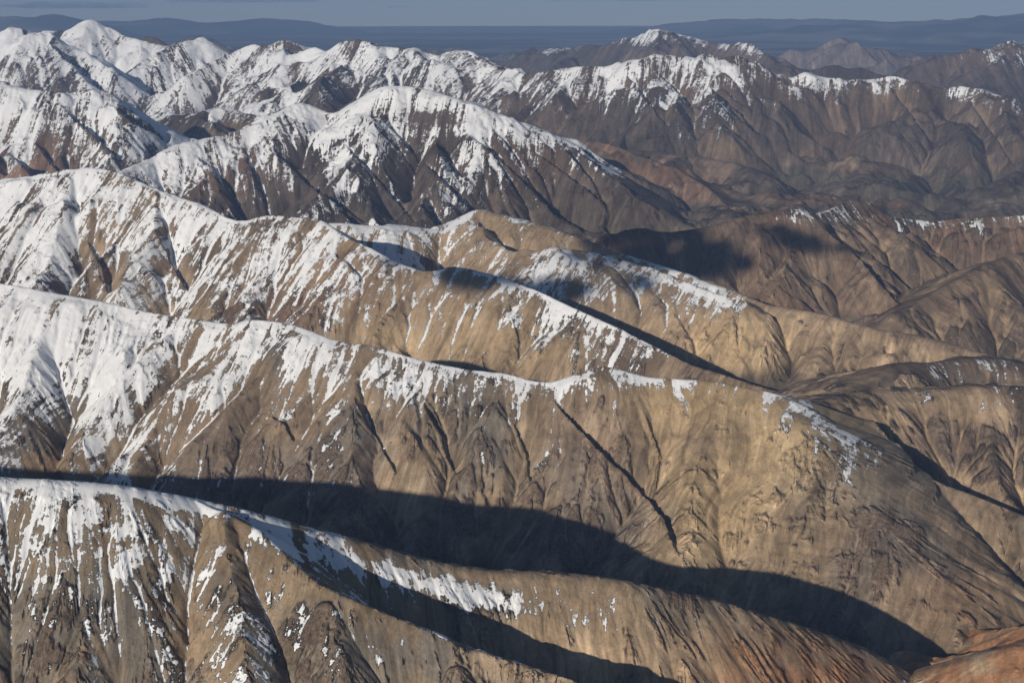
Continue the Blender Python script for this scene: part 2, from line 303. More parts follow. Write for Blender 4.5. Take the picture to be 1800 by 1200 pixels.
def draw_line(Fd, Ow, lr, th, pts, slopes, w, rad, oid, expo=1.0):
    """raise the field to a ridge along pts (km); slopes = (towards camera, away)"""
    step = lr[1] - lr[0]; stt = th[1] - th[0]
    s_all = slopes
    for si, (a, b) in enumerate(zip(pts[:-1], pts[1:])):
        slopes = s_all[si] if isinstance(s_all, list) else s_all
        ra, rb = math.hypot(a[0], a[1]), math.hypot(b[0], b[1])
        ta, tb = math.atan2(a[0], a[1]), math.atan2(b[0], b[1])
        rm = min(ra, rb); R = rad / rm
        i0 = int((math.log(max(rm - rad, 1.0)) - lr[0]) / step) - 1; i1 = int((math.log(max(ra, rb) + rad) - lr[0]) / step) + 2
        j0 = int((min(ta, tb) - R - th[0]) / stt) - 1; j1 = int((max(ta, tb) + R - th[0]) / stt) + 2
        i0 = max(i0, 0); j0 = max(j0, 0); i1 = min(i1, len(lr)); j1 = min(j1, len(th))
        if i1 <= i0 or j1 <= j0: continue
        r = np.exp(lr[i0:i1])[:, None]
        X = r * np.sin(th[j0:j1])[None]; Y = r * np.cos(th[j0:j1])[None]
        dx, dy = b[0] - a[0], b[1] - a[1]; L2 = dx * dx + dy * dy + 1e-12
        t = np.clip(((X - a[0]) * dx + (Y - a[1]) * dy) / L2, 0, 1)
        qx = X - (a[0] + t * dx); qy = Y - (a[1] + t * dy)
        d = np.sqrt(qx * qx + qy * qy)
        z = a[2] + t * (b[2] - a[2])
        if slopes[0] != slopes[1]:
            c = -(qx * X + qy * Y) / (r * (d + 1e-4))
            m = slopes[1] + (slopes[0] - slopes[1]) * (.5 + .5 * c)
        else:
            m = slopes[0]
        v = z - m * (np.sqrt(d * d + w * w) - w)
        v = np.where(d > rad, -9, v).astype(F)
        S = Fd[i0:i1, j0:j1]; m_ = v > S
        S[m_] = v[m_]; Ow[i0:i1, j0:j1][m_] = oid

def resample(P, n):
    s = np.r_[0, np.cumsum(np.hypot(*np.diff(P[:, :2], axis=0).T))]
    t = np.linspace(0, s[-1], n)
    return np.stack([np.interp(t, s, P[:, k]) for k in range(3)], 1), s[-1]

def smooth_crest(P, seg=.08):
    """Catmull-Rom through the crest points"""
    out = []
    n = len(P)
    for i in range(n - 1):
        p0, p1, p2, p3 = P[max(i - 1, 0)], P[i], P[i + 1], P[min(i + 2, n - 1)]
        k = 3
        for t in np.arange(k) / k:
            out.append(.5 * ((2 * p1) + (-p0 + p2) * t + (2 * p0 - 5 * p1 + 4 * p2 - p3) * t * t + (-p0 + 3 * p1 - 3 * p2 + p3) * t ** 3))
    out.append(P[-1])
    return np.array(out)

def trace_spur(p, to, s):
    """follow the pictured course downhill at grade s"""
    out = [p]
    for (px, py) in to:
        q = out[-1]
        Ys = np.linspace(q[1] * .72, q[1] * 1.03, 500)
        x, y, z = ray(px, py)
        X = x / y * Ys; Z = z / y * Ys
        f = Z - (q[2] - s * np.hypot(X - q[0], Ys - q[1]))
        k = np.nonzero((f[:-1] * f[1:]) <= 0)[0]
        i = k[-1] if len(k) else int(np.argmin(np.abs(f)))
        zz = q[2] - s * math.hypot(X[i] - q[0], Ys[i] - q[1])
        out.append(np.array([X[i], Ys[i], zz]))
    return np.array(out)

def grow_spur(FH, OH, lr, th, p, ang, s, m, w, L, oid, depth, wig, scale):
    n = max(4, int(L / (scale * .35)))
    pts = [np.array(p, float)]
    a = ang
    ds = L / n
    for i in range(n):
        a += rng.normal() * .16 * wig
        a += (ang - a) * .25
        q = pts[-1]
        pts.append(np.array([q[0] + math.sin(a) * ds, q[1] + math.cos(a) * ds, q[2] - s * ds * (1 + .35 * rng.normal() * .5)]))
    pts = np.array(pts)
    draw_line(FH, OH, lr, th, pts, (m, m), w, scale * 1.1, oid)
    if depth > 0:
        nb = max(1, int(L / (scale * .55)))
        for k in range(nb):
            i = 1 + int((n - 2) * (k + rng.random() * .8) / nb)
            sd_ = 1 if (k + int(rng.random() * 1.3)) % 2 else -1
            grow_spur(FH, OH, lr, th, pts[i], ang + sd_ * (.65 + .35 * rng.random()), s * 1.12, m * 1.08, w * .6, L * (.25 + .25 * rng.random()), oid, depth - 1, wig, scale * .45)

FACE = 1.2
lr_h, th_h = make_grid(STEP * 2)
FH = np.full((len(lr_h), len(th_h)), -9, F); OH = np.full(FH.shape, -1, np.int16)
lr, th = make_grid(STEP)
for oid, R in enumerate(RIDGES):
    C = smooth_crest(R['P']); R['C'] = C
    cpx = project(C[:, 0], C[:, 1], C[:, 2])[0]
    mfv = np.interp(cpx, [a for a, _ in R['mvar']], [b for _, b in R['mvar']]) if R['mvar'] else np.full(len(C), R['mf'])
    R['slp'] = [(float(a) * FACE, R['mb'] * FACE) for a in mfv]
    rel = C[:, 2] - base_level(0, C[:, 1]) - curv(C[:, 1])
    rad = float(min(max(rel.max(), .2) / min(mfv.min(), R['mb']) * 1.15, 6))
    draw_line(FH, OH, lr_h, th_h, C, R['slp'], R['w'], rad, oid)
    # generated spurs on both flanks
    seg = np.hypot(*np.diff(C[:, :2], axis=0).T); s = np.r_[0, np.cumsum(seg)]
    sc = R['spur']
    pos = sc * .5 * rng.random()
    while pos < s[-1]:
        q = np.array([np.interp(pos, s, C[:, k]) for k in range(3)])
        k = min(np.searchsorted(s, pos), len(s) - 1)
        t = C[min(k + 2, len(C) - 1)] - C[max(k - 3, 0)]
        ta = math.atan2(t[0], t[1])
        relq = q[2] - float(base_level(0, q[1])) - curv(q[1])
        for side, m in ((1, R['mf']), (-1, R['mb'])):
            n1 = ta + math.pi / 2
            if math.cos(n1) * side > 0: n1 += math.pi        # side 1 looks towards the camera
            ang = n1 + rng.normal() * .18
            sl = m * (R['sm'] + .04 + .14 * rng.random())
            st = q.copy(); off = sc * (.15 + .8 * rng.random() ** 1.5)
            st[:2] += np.array([math.sin(ang), math.cos(ang)]) * off; st[2] -= m * FACE * off * .9
            L = min(max(relq * .95 / sl, .1), 4.5) * (.75 + .3 * rng.random())
            if relq > .12 and st[1] > 3.2 and project(*q)[0] < R['nosp']:
                grow_spur(FH, OH, lr_h, th_h, st, ang, sl, m * R['ss'], sc * .05, L, oid, 1 if R['sub'] else 0, R['wig'], sc)
        pos += sc * (.6 + .8 * rng.random())
    R['spl'] = []
    for S in R['spurs']:
        if 'to' in S: pts = trace_spur(at(*S['p'][0]), S['to'], S['s'])
        else: pts = np.array([at(*p) for p in S['p']])
        pts = smooth_crest(pts); ms = S.get('ms', (S.get('m', .8),) * 2)
        pts[1:-1, 2] += rng.normal(size=len(pts) - 2) * .003
        R['spl'].append((pts, ms, S.get('w', .015)))
        draw_line(FH, OH, lr_h, th_h, pts, ms, S.get('w', .015), .9 * R['spur'] + .35, oid)
lap_time('skeleton')

Hs = (len(lr), len(th))
h = up(FH, Hs).astype(F)
OW = OH[np.minimum((np.arange(Hs[0]) / 2).astype(int), OH.shape[0] - 1)][:, np.minimum((np.arange(Hs[1]) / 2).astype(int), OH.shape[1] - 1)].copy()
for oid, R in enumerate(RIDGES):     # crests once more at full resolution
    draw_line(h, OW, lr, th, R['C'], R['slp'], R['w'], .03 * R['C'][:, 1].mean(), oid)
    for pts, ms, w in R['spl']:
        draw_line(h, OW, lr, th, pts, ms, w, .02 * pts[:, 1].mean(), oid)
r = np.exp(lr)[:, None]
TH, RR = np.meshgrid(th, np.exp(lr))
base = base_level(0, r) + curv(r) + .012 * fbm(Hs, 120, 4) * sstep(70, 30, r)
raw = h.copy()
lap_time('full crests')

# crest height above every place, by the ridge that owns it (for snow lines and for keeping crests clean)
zc = np.full(Hs, -2.0, F); yc = np.full(Hs, 1e3, F); snow_d = np.full(Hs, -.1, F)
X = (RR * np.sin(TH)).astype(F); Y = (RR * np.cos(TH)).astype(F)
for oid, R in enumerate(RIDGES):
    m = OW == oid
    if not m.any(): continue
    C = R['P']; ct = np.arctan2(C[:, 0], C[:, 1]); o = np.argsort(ct)
    t = TH[m]
    zc[m] = np.interp(t, ct[o], C[o, 2]); yc[m] = np.interp(t, ct[o], np.hypot(C[o, 0], C[o, 1]))
    if len(R['snow']):
        spx = np.array(R['snow'], float)
        st_ = np.interp(spx[:, 0], R['px'] if R['px'][0] < R['px'][-1] else R['px'][::-1], ct if R['px'][0] < R['px'][-1] else ct[::-1])
        st_ = st_ + np.arange(len(st_)) * 1e-7
        f = np.interp(t, st_, spx[:, 1])
        if R['back'] is not None:
            bp = np.array(R['back'], float); bt = np.interp(bp[:, 0], R['px'], ct) + np.arange(len(bp)) * 1e-7
            g = np.interp(t, bt, bp[:, 1])
            f = np.where(RR[m] > yc[m] + .02, g, f)
        snow_d[m] = f / 1000.
drop0 = np.clip(zc - h, 0, 3)

# ------------------------------------------------------------------ erosion: rill paths carved on ever finer grids
def flow_paths(hh, rr, step, steps, jit=.5):
    H, W = hh.shape
    gy, gx = np.gradient(hh)
    inv = 1 / (rr * step)
    gy = gy * inv; gx = gx * inv
    mag = np.sqrt(gx * gx + gy * gy) + 1e-6
    uy = (-gy / mag).astype(F).ravel(); ux = (-gx / mag).astype(F).ravel()
    n = H * W
    py = (np.repeat(np.arange(H, dtype=F), W) + rng.random(n, dtype=F) * jit)
    px = (np.tile(np.arange(W, dtype=F), H) + rng.random(n, dtype=F) * jit)
    acc = np.zeros(n, F)
    vy = np.zeros(n, F); vx = np.zeros(n, F)
    for k in range(steps):
        idx = np.clip(py, 0, H - 1).astype(np.int32) * W + np.clip(px, 0, W - 1).astype(np.int32)
        acc += np.bincount(idx, minlength=n).astype(F)
        vy = .4 * vy + uy[idx]; vx = .4 * vx + ux[idx]
        l = 1 / (np.sqrt(vy * vy + vx * vx) + 1e-6)
        py = py + vy * l; px = px + vx * l
    return acc.reshape(H, W) / steps, mag

def erode(hh, rr, step, iters, steps, k, keep, dif=.06, tal=2):
    for it in range(iters):
        acc, mag = flow_paths(hh, rr, step, steps)
        A = blur(np.clip(np.sqrt(acc) - .55, -.1, 3.2), 1)
        hh = hh - (k * rr * step * A * np.clip(mag, 0, .7) * keep).astype(F)
        for t in range(tal):                       # scree: slopes that grow too steep slump
            gy, gx = np.gradient(hh)
            mg = np.sqrt(gx * gx + gy * gy) / (rr * step)
            b = blur(hh, 1)
            hh = hh + (b - hh) * ((dif + np.clip((mg - .655 - .085 * sstep(9, 13, rr)) * 5, 0, .9)) * keep)
    return hh

keep_full = sstep(.0, .05, drop0) * .93 + .07
soft = np.isin(OW, [o for o, R in enumerate(RIDGES) if R['rock'] == 3]) * sstep(1080, 1280, project(X, Y, h)[0])
keep_full = (keep_full * (1 - .6 * soft) * (1 - .35 * sstep(10.5, 8.5, r))).astype(F)
lv = [8, 4, 2]
cur = None
h0 = smax(h, base, .06)
for f_ in lv:
    sh = (max(8, Hs[0] // f_), max(8, Hs[1] // f_))
    hb = up(blur(h0, f_ // 2), sh); kk = up(keep_full, sh); rr = np.exp(np.linspace(LR0, LR1, sh[0])).astype(F)[:, None]
    hcur = hb if cur is None else hb + up(cur, sh)
    rd = .55 - np.abs(lattice(sh, 9)) + .5 * (.55 - np.abs(lattice(sh, 5)))
    hcur = hcur + (fbm(sh, 6, 3) * .20 + rd * (.55 + .5 * sstep(15, 22, rr))) * rr * STEP * f_ * kk
    it, st_, k_, d_ = {8: (8, 30, .26, .0), 4: (8, 50, .30, .01), 2: (8, 60, .34, .02)}[f_]
    hcur = erode(hcur, rr, STEP * f_, it, st_, k_, kk, d_)
    cur = hcur - hb
    lap_time('erode %d' % f_)
h = h0 + up(cur, Hs)
h = h + (fbm(Hs, 4, 2) * .25 + fbm(Hs, 14, 2) * .25) * r * STEP * (.25 + .75 * keep_full)
h = erode(h, r, STEP, 5, 40, .34, keep_full, .04, 1).astype(F)
lap_time('erode full')

# deep cuts on the lee side of the sharp spurs
def cuts(rock, lines):
    global h
    PXc, PYc = project(X, Y, h)
    own = np.isin(OW, [o for o, R in enumerate(RIDGES) if R['rock'] == rock])
    jag = lattice(Hs, 5) * .30 + lattice(Hs, 14) * .30
    for pts, wd, dep in lines:
        p = np.array(pts, float)
        m = own & (PXc > p[:, 0].min() - 5 * wd) & (PXc < p[:, 0].max() + 6 * wd) & (PYc > p[:, 1].min() - 5 * wd) & (PYc < p[:, 1].max() + 5 * wd)
        x = PXc[m]; y = PYc[m]
        best = np.full(x.shape, 1e9); sg = np.zeros(x.shape); al = np.zeros(x.shape)
        L = np.r_[0, np.cumsum(np.hypot(*np.diff(p, axis=0).T))]
        for k in range(len(p) - 1):
            a, b = p[k], p[k + 1]; d_ = b - a; l2 = (d_ ** 2).sum()
            t = np.clip(((x - a[0]) * d_[0] + (y - a[1]) * d_[1]) / l2, 0, 1)
            qx = x - a[0] - t * d_[0]; qy = y - a[1] - t * d_[1]
            d = np.hypot(qx, qy); w = d < best
            best[w] = d[w]; sg[w] = (d_[0] * qy - d_[1] * qx)[w]; al[w] = (L[k] + t * (L[k + 1] - L[k]))[w]
        e = sstep(0, .15, al / L[-1]) * sstep(1, .8, al / L[-1])
        u = np.where(sg < 0, best, 0) / wd
        u = np.maximum(u + jag[m] * .35 * (u > 0), 0)
        v = np.where(sg >= 0, best, 0) / wd
        f = np.where(sg < 0, -u * np.exp(1 - u), .28 * np.exp(-v * 1.1) * 1.0)
        f = np.where(sg < 0, f + .28 * np.exp(-u * 2.5), f)
        h[m] += (dep * e * f).astype(F)
cuts(3, [([(960, 690), (1005, 745), (1060, 800), (1120, 860), (1165, 915), (1195, 990)], 11, .055),
         ([(900, 740), (925, 800), (930, 850)], 8, .03), ([(470, 730), (500, 745), (515, 780)], 7, .025), ([(1130, 720), (1160, 800), (1150, 870)], 7, .02),
         ([(620, 700), (660, 770), (700, 840)], 8, .03), ([(740, 700), (775, 770), (800, 840)], 8, .03)])
cuts(10, [([(500, 285), (555, 335), (600, 365), (650, 400)], 7, .10), ([(600, 250), (650, 300), (690, 350), (740, 400)], 6, .07), ([(740, 280), (790, 330), (850, 400)], 6, .08),
          ([(840, 240), (900, 300), (960, 360), (1000, 400)], 6, .07), ([(930, 260), (1000, 310), (1080, 370)], 6, .07), ([(1010, 262), (1060, 300), (1120, 345), (1170, 380)], 6, .08)])
cuts(4, [([(270, 400), (300, 460), (330, 520)], 8, .05), ([(150, 420), (180, 470), (190, 520)], 8, .05)])
cuts(8, [([(1440, 395), (1500, 445), (1560, 515), (1610, 570)], 7, .07), ([(1520, 365), (1580, 410), (1650, 455)], 6, .06)])
cuts(26, [([(1240, 150), (1290, 190), (1340, 240)], 5, .10), ([(1100, 130), (1140, 180), (1180, 230)], 5, .08)])
cuts(27, [([(1560, 150), (1600, 200), (1640, 260)], 5, .08), ([(1700, 170), (1740, 230), (1790, 300)], 5, .08)])
cuts(13, [([(120, 200), (170, 245), (215, 290)], 7, .10), ([(200, 190), (250, 225), (300, 255)], 6, .10), ([(60, 250), (90, 290), (130, 320)], 6, .08)])
cuts(24, [([(500, 85), (530, 110), (575, 145)], 4, .10)])
cuts(21, [([(85, 72), (120, 110), (160, 140)], 4, .12)])
lap_time('cuts')
acc, mag = flow_paths(h, r, STEP, 70, 1.0)
flow = blur(np.log1p(acc), 1)
gy, gx = np.gradient(h)
slope = mag
conc = (blur(h, 8) - h) / (r * STEP)            # > 0 in hollows
conc_f = (blur(h, 2) - h) / (r * STEP)
conc_w = blur(blur(h, 14), 14)[:]; conc_w = (conc_w - h) / (r * STEP)

def lic(noise, steps):                           # noise smeared along the fall line
    H, W = h.shape; n = H * W
    inv = 1 / mag
    uy = (-gy * inv / (r * STEP)).astype(F).ravel(); ux = (-gx * inv / (r * STEP)).astype(F).ravel()
    src = [q.ravel() for q in noise]
    out = [np.zeros(n, F) for _ in noise]
    for sgn in (1, -1):
        py = np.repeat(np.arange(H, dtype=F), W); px = np.tile(np.arange(W, dtype=F), H)
        for k in range(steps):
            idx = np.clip(py + .5, 0, H - 1).astype(np.int32) * W + np.clip(px + .5, 0, W - 1).astype(np.int32)
            for o, s_ in zip(out, src): o += s_[idx]
            py = py + sgn * uy[idx]; px = px + sgn * ux[idx]
    return [(o / o.std()).reshape(H, W) for o in out]
l1, l2 = lic([rng.standard_normal(Hs).astype(F), lattice(Hs, 3)], 26)
l3, l4 = lic([lattice(Hs, 5), lattice(Hs, 12)], 60)
h = h + ((.16 * l1 + .26 * l2 + .35 * l3 - (.26 + .16 * sstep(8, 14, r)) * np.abs(l3 + .5 * l4)) * r * STEP * keep_full * sstep(.15, .4, mag)).astype(F)
gy, gx = np.gradient(h)
mag = np.sqrt(gx * gx + gy * gy) / (r * STEP) + 1e-6
slope = blur(mag, 1)
# a coordinate that runs along each crest: streaks in the scree are stretched across it, down the slope
def along_crest():
    q = 4
    lq = lr[::q]; tq = th[::q]
    Xq = np.exp(lq)[:, None] * np.sin(tq)[None]; Yq = np.exp(lq)[:, None] * np.cos(tq)[None]
    Oq = OW[::q, ::q]
    S = Xq.astype(F).copy(); Dq = Yq.astype(F).copy()
    for oid, R in enumerate(RIDGES):
        m = Oq == oid
        if not m.any(): continue
        C = R['C']; x = Xq[m]; y = Yq[m]
        sg = np.hypot(*np.diff(C[:, :2], axis=0).T); ss = np.r_[0, np.cumsum(sg)]
        best = np.full(x.shape, 1e9); sv_ = np.zeros(x.shape)
        for k in range(len(sg)):
            a, b = C[k], C[k + 1]; dx, dy = b[0] - a[0], b[1] - a[1]
            t = ((x - a[0]) * dx + (y - a[1]) * dy) / (sg[k] ** 2 + 1e-12)
            t = np.clip(t, 0, 1)
            d = (x - a[0] - t * dx) ** 2 + (y - a[1] - t * dy) ** 2
            w = d < best; best[w] = d[w]; sv_[w] = ss[k] + t[w] * sg[k]
        e = C[-1, :2] - C[0, :2]; e = e / np.hypot(*e)
        lin = (x - C[0, 0]) * e[0] + (y - C[0, 1]) * e[1]
        S[m] = .5 * sv_ + .5 * lin; Dq[m] = np.sqrt(best)
    return up(S, Hs), up(Dq, Hs)
CU, CD = along_crest()
CU = CU + .014 * l4 * keep_full + .03 * fbm(Hs, 60, 3) + .006 * l3 * keep_full
fl = np.clip(flow - blur(flow, 5), -.6, 1.5)      # thin lines where water gathers
rid = blur(blur(h, 3) - h, 1) / (r * STEP)
lap_time('lic')

# ------------------------------------------------------------------ ground cover: rock colours and snow, per grid point
def col(*c): return np.array(c, F)
TAN, YEL, BRN, DRK = col(.395, .292, .192), col(.505, .368, .212), col(.170, .124, .092), col(.088, .070, .056)
GRY, ORG, RED, OLV = col(.215, .185, .150), col(.360, .185, .095), col(.180, .110, .074), col(.085, .080, .050)
LGT, MAU = col(.400, .320, .215), col(.200, .170, .155)
# per range: ground, second ground, outcrops, pale scree, share of outcrop
PAL = {1: (TAN * .72, GRY * .9, BRN * .85, LGT * .85, .0), 2: (ORG, TAN, RED, YEL, -.6), 3: (TAN * .80, GRY * .95, BRN * .85, LGT, .05), 4: (TAN * .85, BRN, BRN * .9, LGT * .85, .0),
       5: (TAN * .92, TAN * .75, BRN, YEL * .9, -.3), 6: (BRN * .95, DRK * 1.3, DRK, TAN, -.3), 7: (TAN * .85, BRN, DRK * 1.1, YEL * .8, .3),
       8: (BRN * .85, RED * .8, DRK, TAN * .6, .1), 9: (BRN * .85, TAN * .5, DRK, TAN * .75, .1), 10: (DRK * 1.15, DRK, DRK * .75, BRN, .1),
       11: (RED * .7 + BRN * .2, BRN, DRK, TAN * .7, .0), 12: (DRK, BRN * .8, DRK * .8, BRN, .0), 13: (BRN * .8, DRK, DRK, TAN * .6, .0)}
far_pal = (BRN * .8, DRK, DRK * .9, BRN, .0)
for k in range(20, 40): PAL[k] = far_pal
PAL[26] = (BRN * .75, DRK * 1.1, DRK * .9, TAN * .45, .0); PAL[27] = (BRN * .75, DRK * 1.2, DRK, TAN * .5, .0)
PAL[29] = (MAU * .8, MAU * .6, BRN, MAU * 1.3, .0)
g1, g2, g3 = fbm(Hs, 60, 4), fbm(Hs, 90, 4), fbm(Hs, 14, 4)
m2 = sstep(-.7, .9, g1 + .5 * l3)[..., None]
pale = sstep(.0, 1.7, .5 * l3 + .45 * l4 + .35 * l2 + .9 * np.clip(conc, -1, 1.5) + .4 * fl + .4 * g2 - .1)[..., None]
RGB = np.zeros(Hs + (3,), F)
oc = .45 * g3 + .5 * g1 - 1.1 * np.clip(conc, -1.5, 1.0) + .35 * l2 + .3 * l4 + .6 * (sstep(.15, .7, drop0) - .5)
CRAG = np.zeros(Hs, F)
valley = (OW < 0) | (raw < base - .0)
for oid, R in enumerate(RIDGES):
    m = (OW == oid)
    if not m.any(): continue
    a, b, c, l, sh = PAL[R['rock']]
    v = a * (1 - m2[m]) + b * m2[m]
    v = v * (1 - pale[m] * .85) + l * pale[m] * .85
    o = sstep(.05, .95, oc[m] + sh)[:, None]
    CRAG[m] = o[:, 0]
    v = v * (1 - o * .85) + c * o * .85
    RGB[m] = v
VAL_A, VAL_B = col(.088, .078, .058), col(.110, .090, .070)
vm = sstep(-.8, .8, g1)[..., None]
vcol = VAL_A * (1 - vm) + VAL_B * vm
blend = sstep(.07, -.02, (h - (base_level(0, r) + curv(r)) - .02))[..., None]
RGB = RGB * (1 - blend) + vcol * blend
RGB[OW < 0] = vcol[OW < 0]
# warm bands where the picture's places have them
PX, PY = project(X, Y, h)
def spot(oid_rock, x0, y0, rx, ry):
    d = ((PX - x0) / rx) ** 2 + ((PY - y0) / ry) ** 2
    ok = np.zeros(Hs, bool)
    for o, R in enumerate(RIDGES):
        if R['rock'] == oid_rock: ok |= OW == o
    return (np.exp(-d) * ok)[..., None]
def tint(w, c, amt=1.0, n=None):
    global RGB
    w = np.clip(w * amt * (1 + .5 * (g2 if n is None else n))[..., None], 0, 1)
    RGB = RGB * (1 - w) + c * w
tint(spot(1, 1390, 1190, 250, 75), ORG * .85, .75, .25 * l3 + .6 * g3)
tint(spot(1, 1020, 1150, 260, 60), TAN * 1.1, .6)
tint(spot(3, 1330, 780, 170, 180), YEL * .95, .8)
tint(spot(3, 1180, 720, 70, 110), YEL, .7)
tint(spot(3, 1050, 830, 100, 140), BRN * 1.15, .7)
tint(spot(3, 1250, 900, 60, 150), YEL * .9, .5)
tint(spot(3, 420, 760, 200, 110), BRN * 1.3, .55)
tint(spot(3, 1500, 1000, 130, 110), BRN * 1.2, .45, l3)
tint(spot(3, 1700, 1050, 90, 70), ORG * .9, .35, l3)
tint(spot(3, 1560, 850, 140, 60), GRY * .9, .5)
tint(spot(4, 900, 600, 160, 80), YEL * .8, .6)
tint(spot(4, 560, 480, 120, 90), ORG * .55 + TAN * .3, .5)
tint(spot(4, 680, 600, 40, 40), YEL * 1.0, .6)
tint(spot(5, 1330, 590, 150, 70), YEL * 1.0, .75)
tint(spot(5, 1620, 600, 140, 40), BRN, .6)
tint(spot(6, 1540, 670, 50, 25), YEL * .8, .8)  # golden left flank of the plateau hill, its sunlit tone painted in
tint(spot(10, 950, 260, 60, 40), RED * .8, .5)
tint(spot(10, 360, 280, 90, 50), RED * 1.2, .7)
tint(spot(13, 40, 290, 60, 50), RED * 1.4, .7)
tint(spot(8, 1400, 480, 120, 60), TAN * .8, .5)
RGB *= np.clip(1 + .10 * l1 + .09 * l2 + .07 * l3, .5, 1.6)[..., None]
RGB = np.clip(RGB, .02, .6)

drop = zc - h
reach = np.where(snow_d > 0, snow_d, .05)
cap = np.full(Hs, .95, F)
for oid, R in enumerate(RIDGES):
    cap[OW == oid] = {1: .0, 3: .55, 4: .48, 5: .15, 8: -.6, 10: .8, 13: .7, 26: .1, 27: -.75, 28: -.05, 30: -.7}.get(R['rock'], .6 if R['rock'] >= 20 else .1)
sv = np.minimum((snow_d - drop) / (.62 * reach + .04), cap)
nz = .36 * l3 + .42 * l2 + .20 * l4 + .24 * l1 + .42 * np.clip(conc, -1.6, 1.4) + .50 * np.clip(conc_f, -1.5, 1.5) + 1.15 * fl + .20 * g3 + .15 * g1
sv = sv + np.clip(nz, -1.8, 1.3) - 1.0 * sstep(.85, 1.4, slope) + .75 * sstep(.022, .004, drop) * (snow_d > .03)
SB = np.zeros(Hs, F)
def sbias(k, x0, y0, rx, ry, amt):
    global SB
    SB = SB + amt * spot(k, x0, y0, rx, ry)[..., 0]
S1 = np.array([(345, 880), (430, 917), (485, 962), (530, 1002), (572, 1034), (640, 1062), (695, 1086), (740, 1104), (792, 1130), (850, 1150), (960, 1180), (1080, 1207)], float)
front = (OW == 0) & (PX > 470) & (PY > np.interp(PX, S1[:, 0], S1[:, 1]) - 1)
SB -= front * 1.3 * sstep(440, 560, PX)
sbias(1, 660, 1130, 50, 40, 1.1)
sbias(1, 450, 1060, 80, 110, -.8)
sbias(1, 530, 1080, 25, 50, .9)
sbias(1, 1000, 1036, 40, 9, 1.0)
sbias(1, 1150, 1120, 60, 14, .5)
def sline(k, pts, wd, amt):
    global SB
    p = np.array(pts, float)
    ok = np.isin(OW, [o for o, R in enumerate(RIDGES) if R['rock'] == k]) & (PX > p[0, 0]) & (PX < p[-1, 0])
    d = (PY - np.interp(PX, p[:, 0], p[:, 1])) / wd
    e = np.clip(np.minimum(PX - p[0, 0], p[-1, 0] - PX) / 40, 0, 1)
    SB = SB + amt * ok * e * np.exp(-d * d)
bk = ~front
sline(1, [(-60, 846), (200, 858), (340, 884), (440, 925)], 10, 1.2)
sline(1, [(600, 950), (750, 988), (900, 1012), (1100, 1026), (1400, 1100)], 16, -2.6)
sline(1, [(420, 918), (520, 962), (700, 1012), (800, 1040), (900, 1068), (1000, 1092), (1120, 1106)], 22, 1.5)
sline(1, [(560, 990), (800, 1085), (1000, 1140)], 30, -.6)
sbias(3, 100, 610, 180, 110, .65)
sbias(4, 150, 400, 210, 110, .4)
sbias(3, 950, 740, 340, 90, -.8)
sbias(3, 480, 720, 200, 110, -.35)
sbias(3, 1000, 675, 60, 14, 1.0)
sbias(3, 1140, 668, 60, 12, .9)
sbias(3, 560, 600, 90, 40, .5)
sbias(10, 745, 208, 60, 14, -1.9)
sbias(10, 800, 165, 130, 22, 1.0)
sbias(4, 230, 380, 60, 50, -.3)
sbias(6, 1640, 660, 40, 8, .5)
sbias(7, 1640, 705, 30, 9, .5)
sbias(7, 1730, 716, 40, 8, .5)
sbias(4, 650, 480, 230, 120, -.30)
sbias(4, 900, 570, 230, 110, -1.15)
sline(4, [(640, 436), (700, 466), (800, 473), (860, 488), (940, 516), (1010, 547), (1090, 584)], 8, .9)
sbias(5, 1000, 440, 300, 60, -.75)
sbias(10, 960, 260, 110, 70, -.6)
sbias(10, 400, 260, 90, 40, -.4)
sbias(3, 230, 760, 20, 90, .6)
sv = sv + SB
sv = sv + np.minimum(snow_d, 0) * 60
sv = np.where(OW < 0, -3, sv)
SNOW = sv.astype(F)
h = h + (CRAG * keep_full * (.30 * lattice(Hs, 2.2) + .30 * (.6 - np.abs(lattice(Hs, 4)))) * r * STEP).astype(F)
lap_time('cover')

# ====MESH
# ------------------------------------------------------------------ materials
def new_mat(name):
    m = bpy.data.materials.new(name); m.use_nodes = True
    nt = m.node_tree; b = nt.nodes['Principled BSDF']
    return m, nt, b
def node(nt, t, **kw):
    n = nt.nodes.new(t)
    for k, v in kw.items():
        if hasattr(n, k): setattr(n, k, v)
        else: n.inputs[k].default_value = v
    return n
def math_(nt, op, a, b=None, c=None, clamp=False):
    n = nt.nodes.new('ShaderNodeMath'); n.operation = op; n.use_clamp = clamp
    for i, v in enumerate((a, b, c)):
        if v is None: continue
        if isinstance(v, (int, float)): n.inputs[i].default_value = v
        else: nt.links.new(v, n.inputs[i])
    return n.outputs[0]

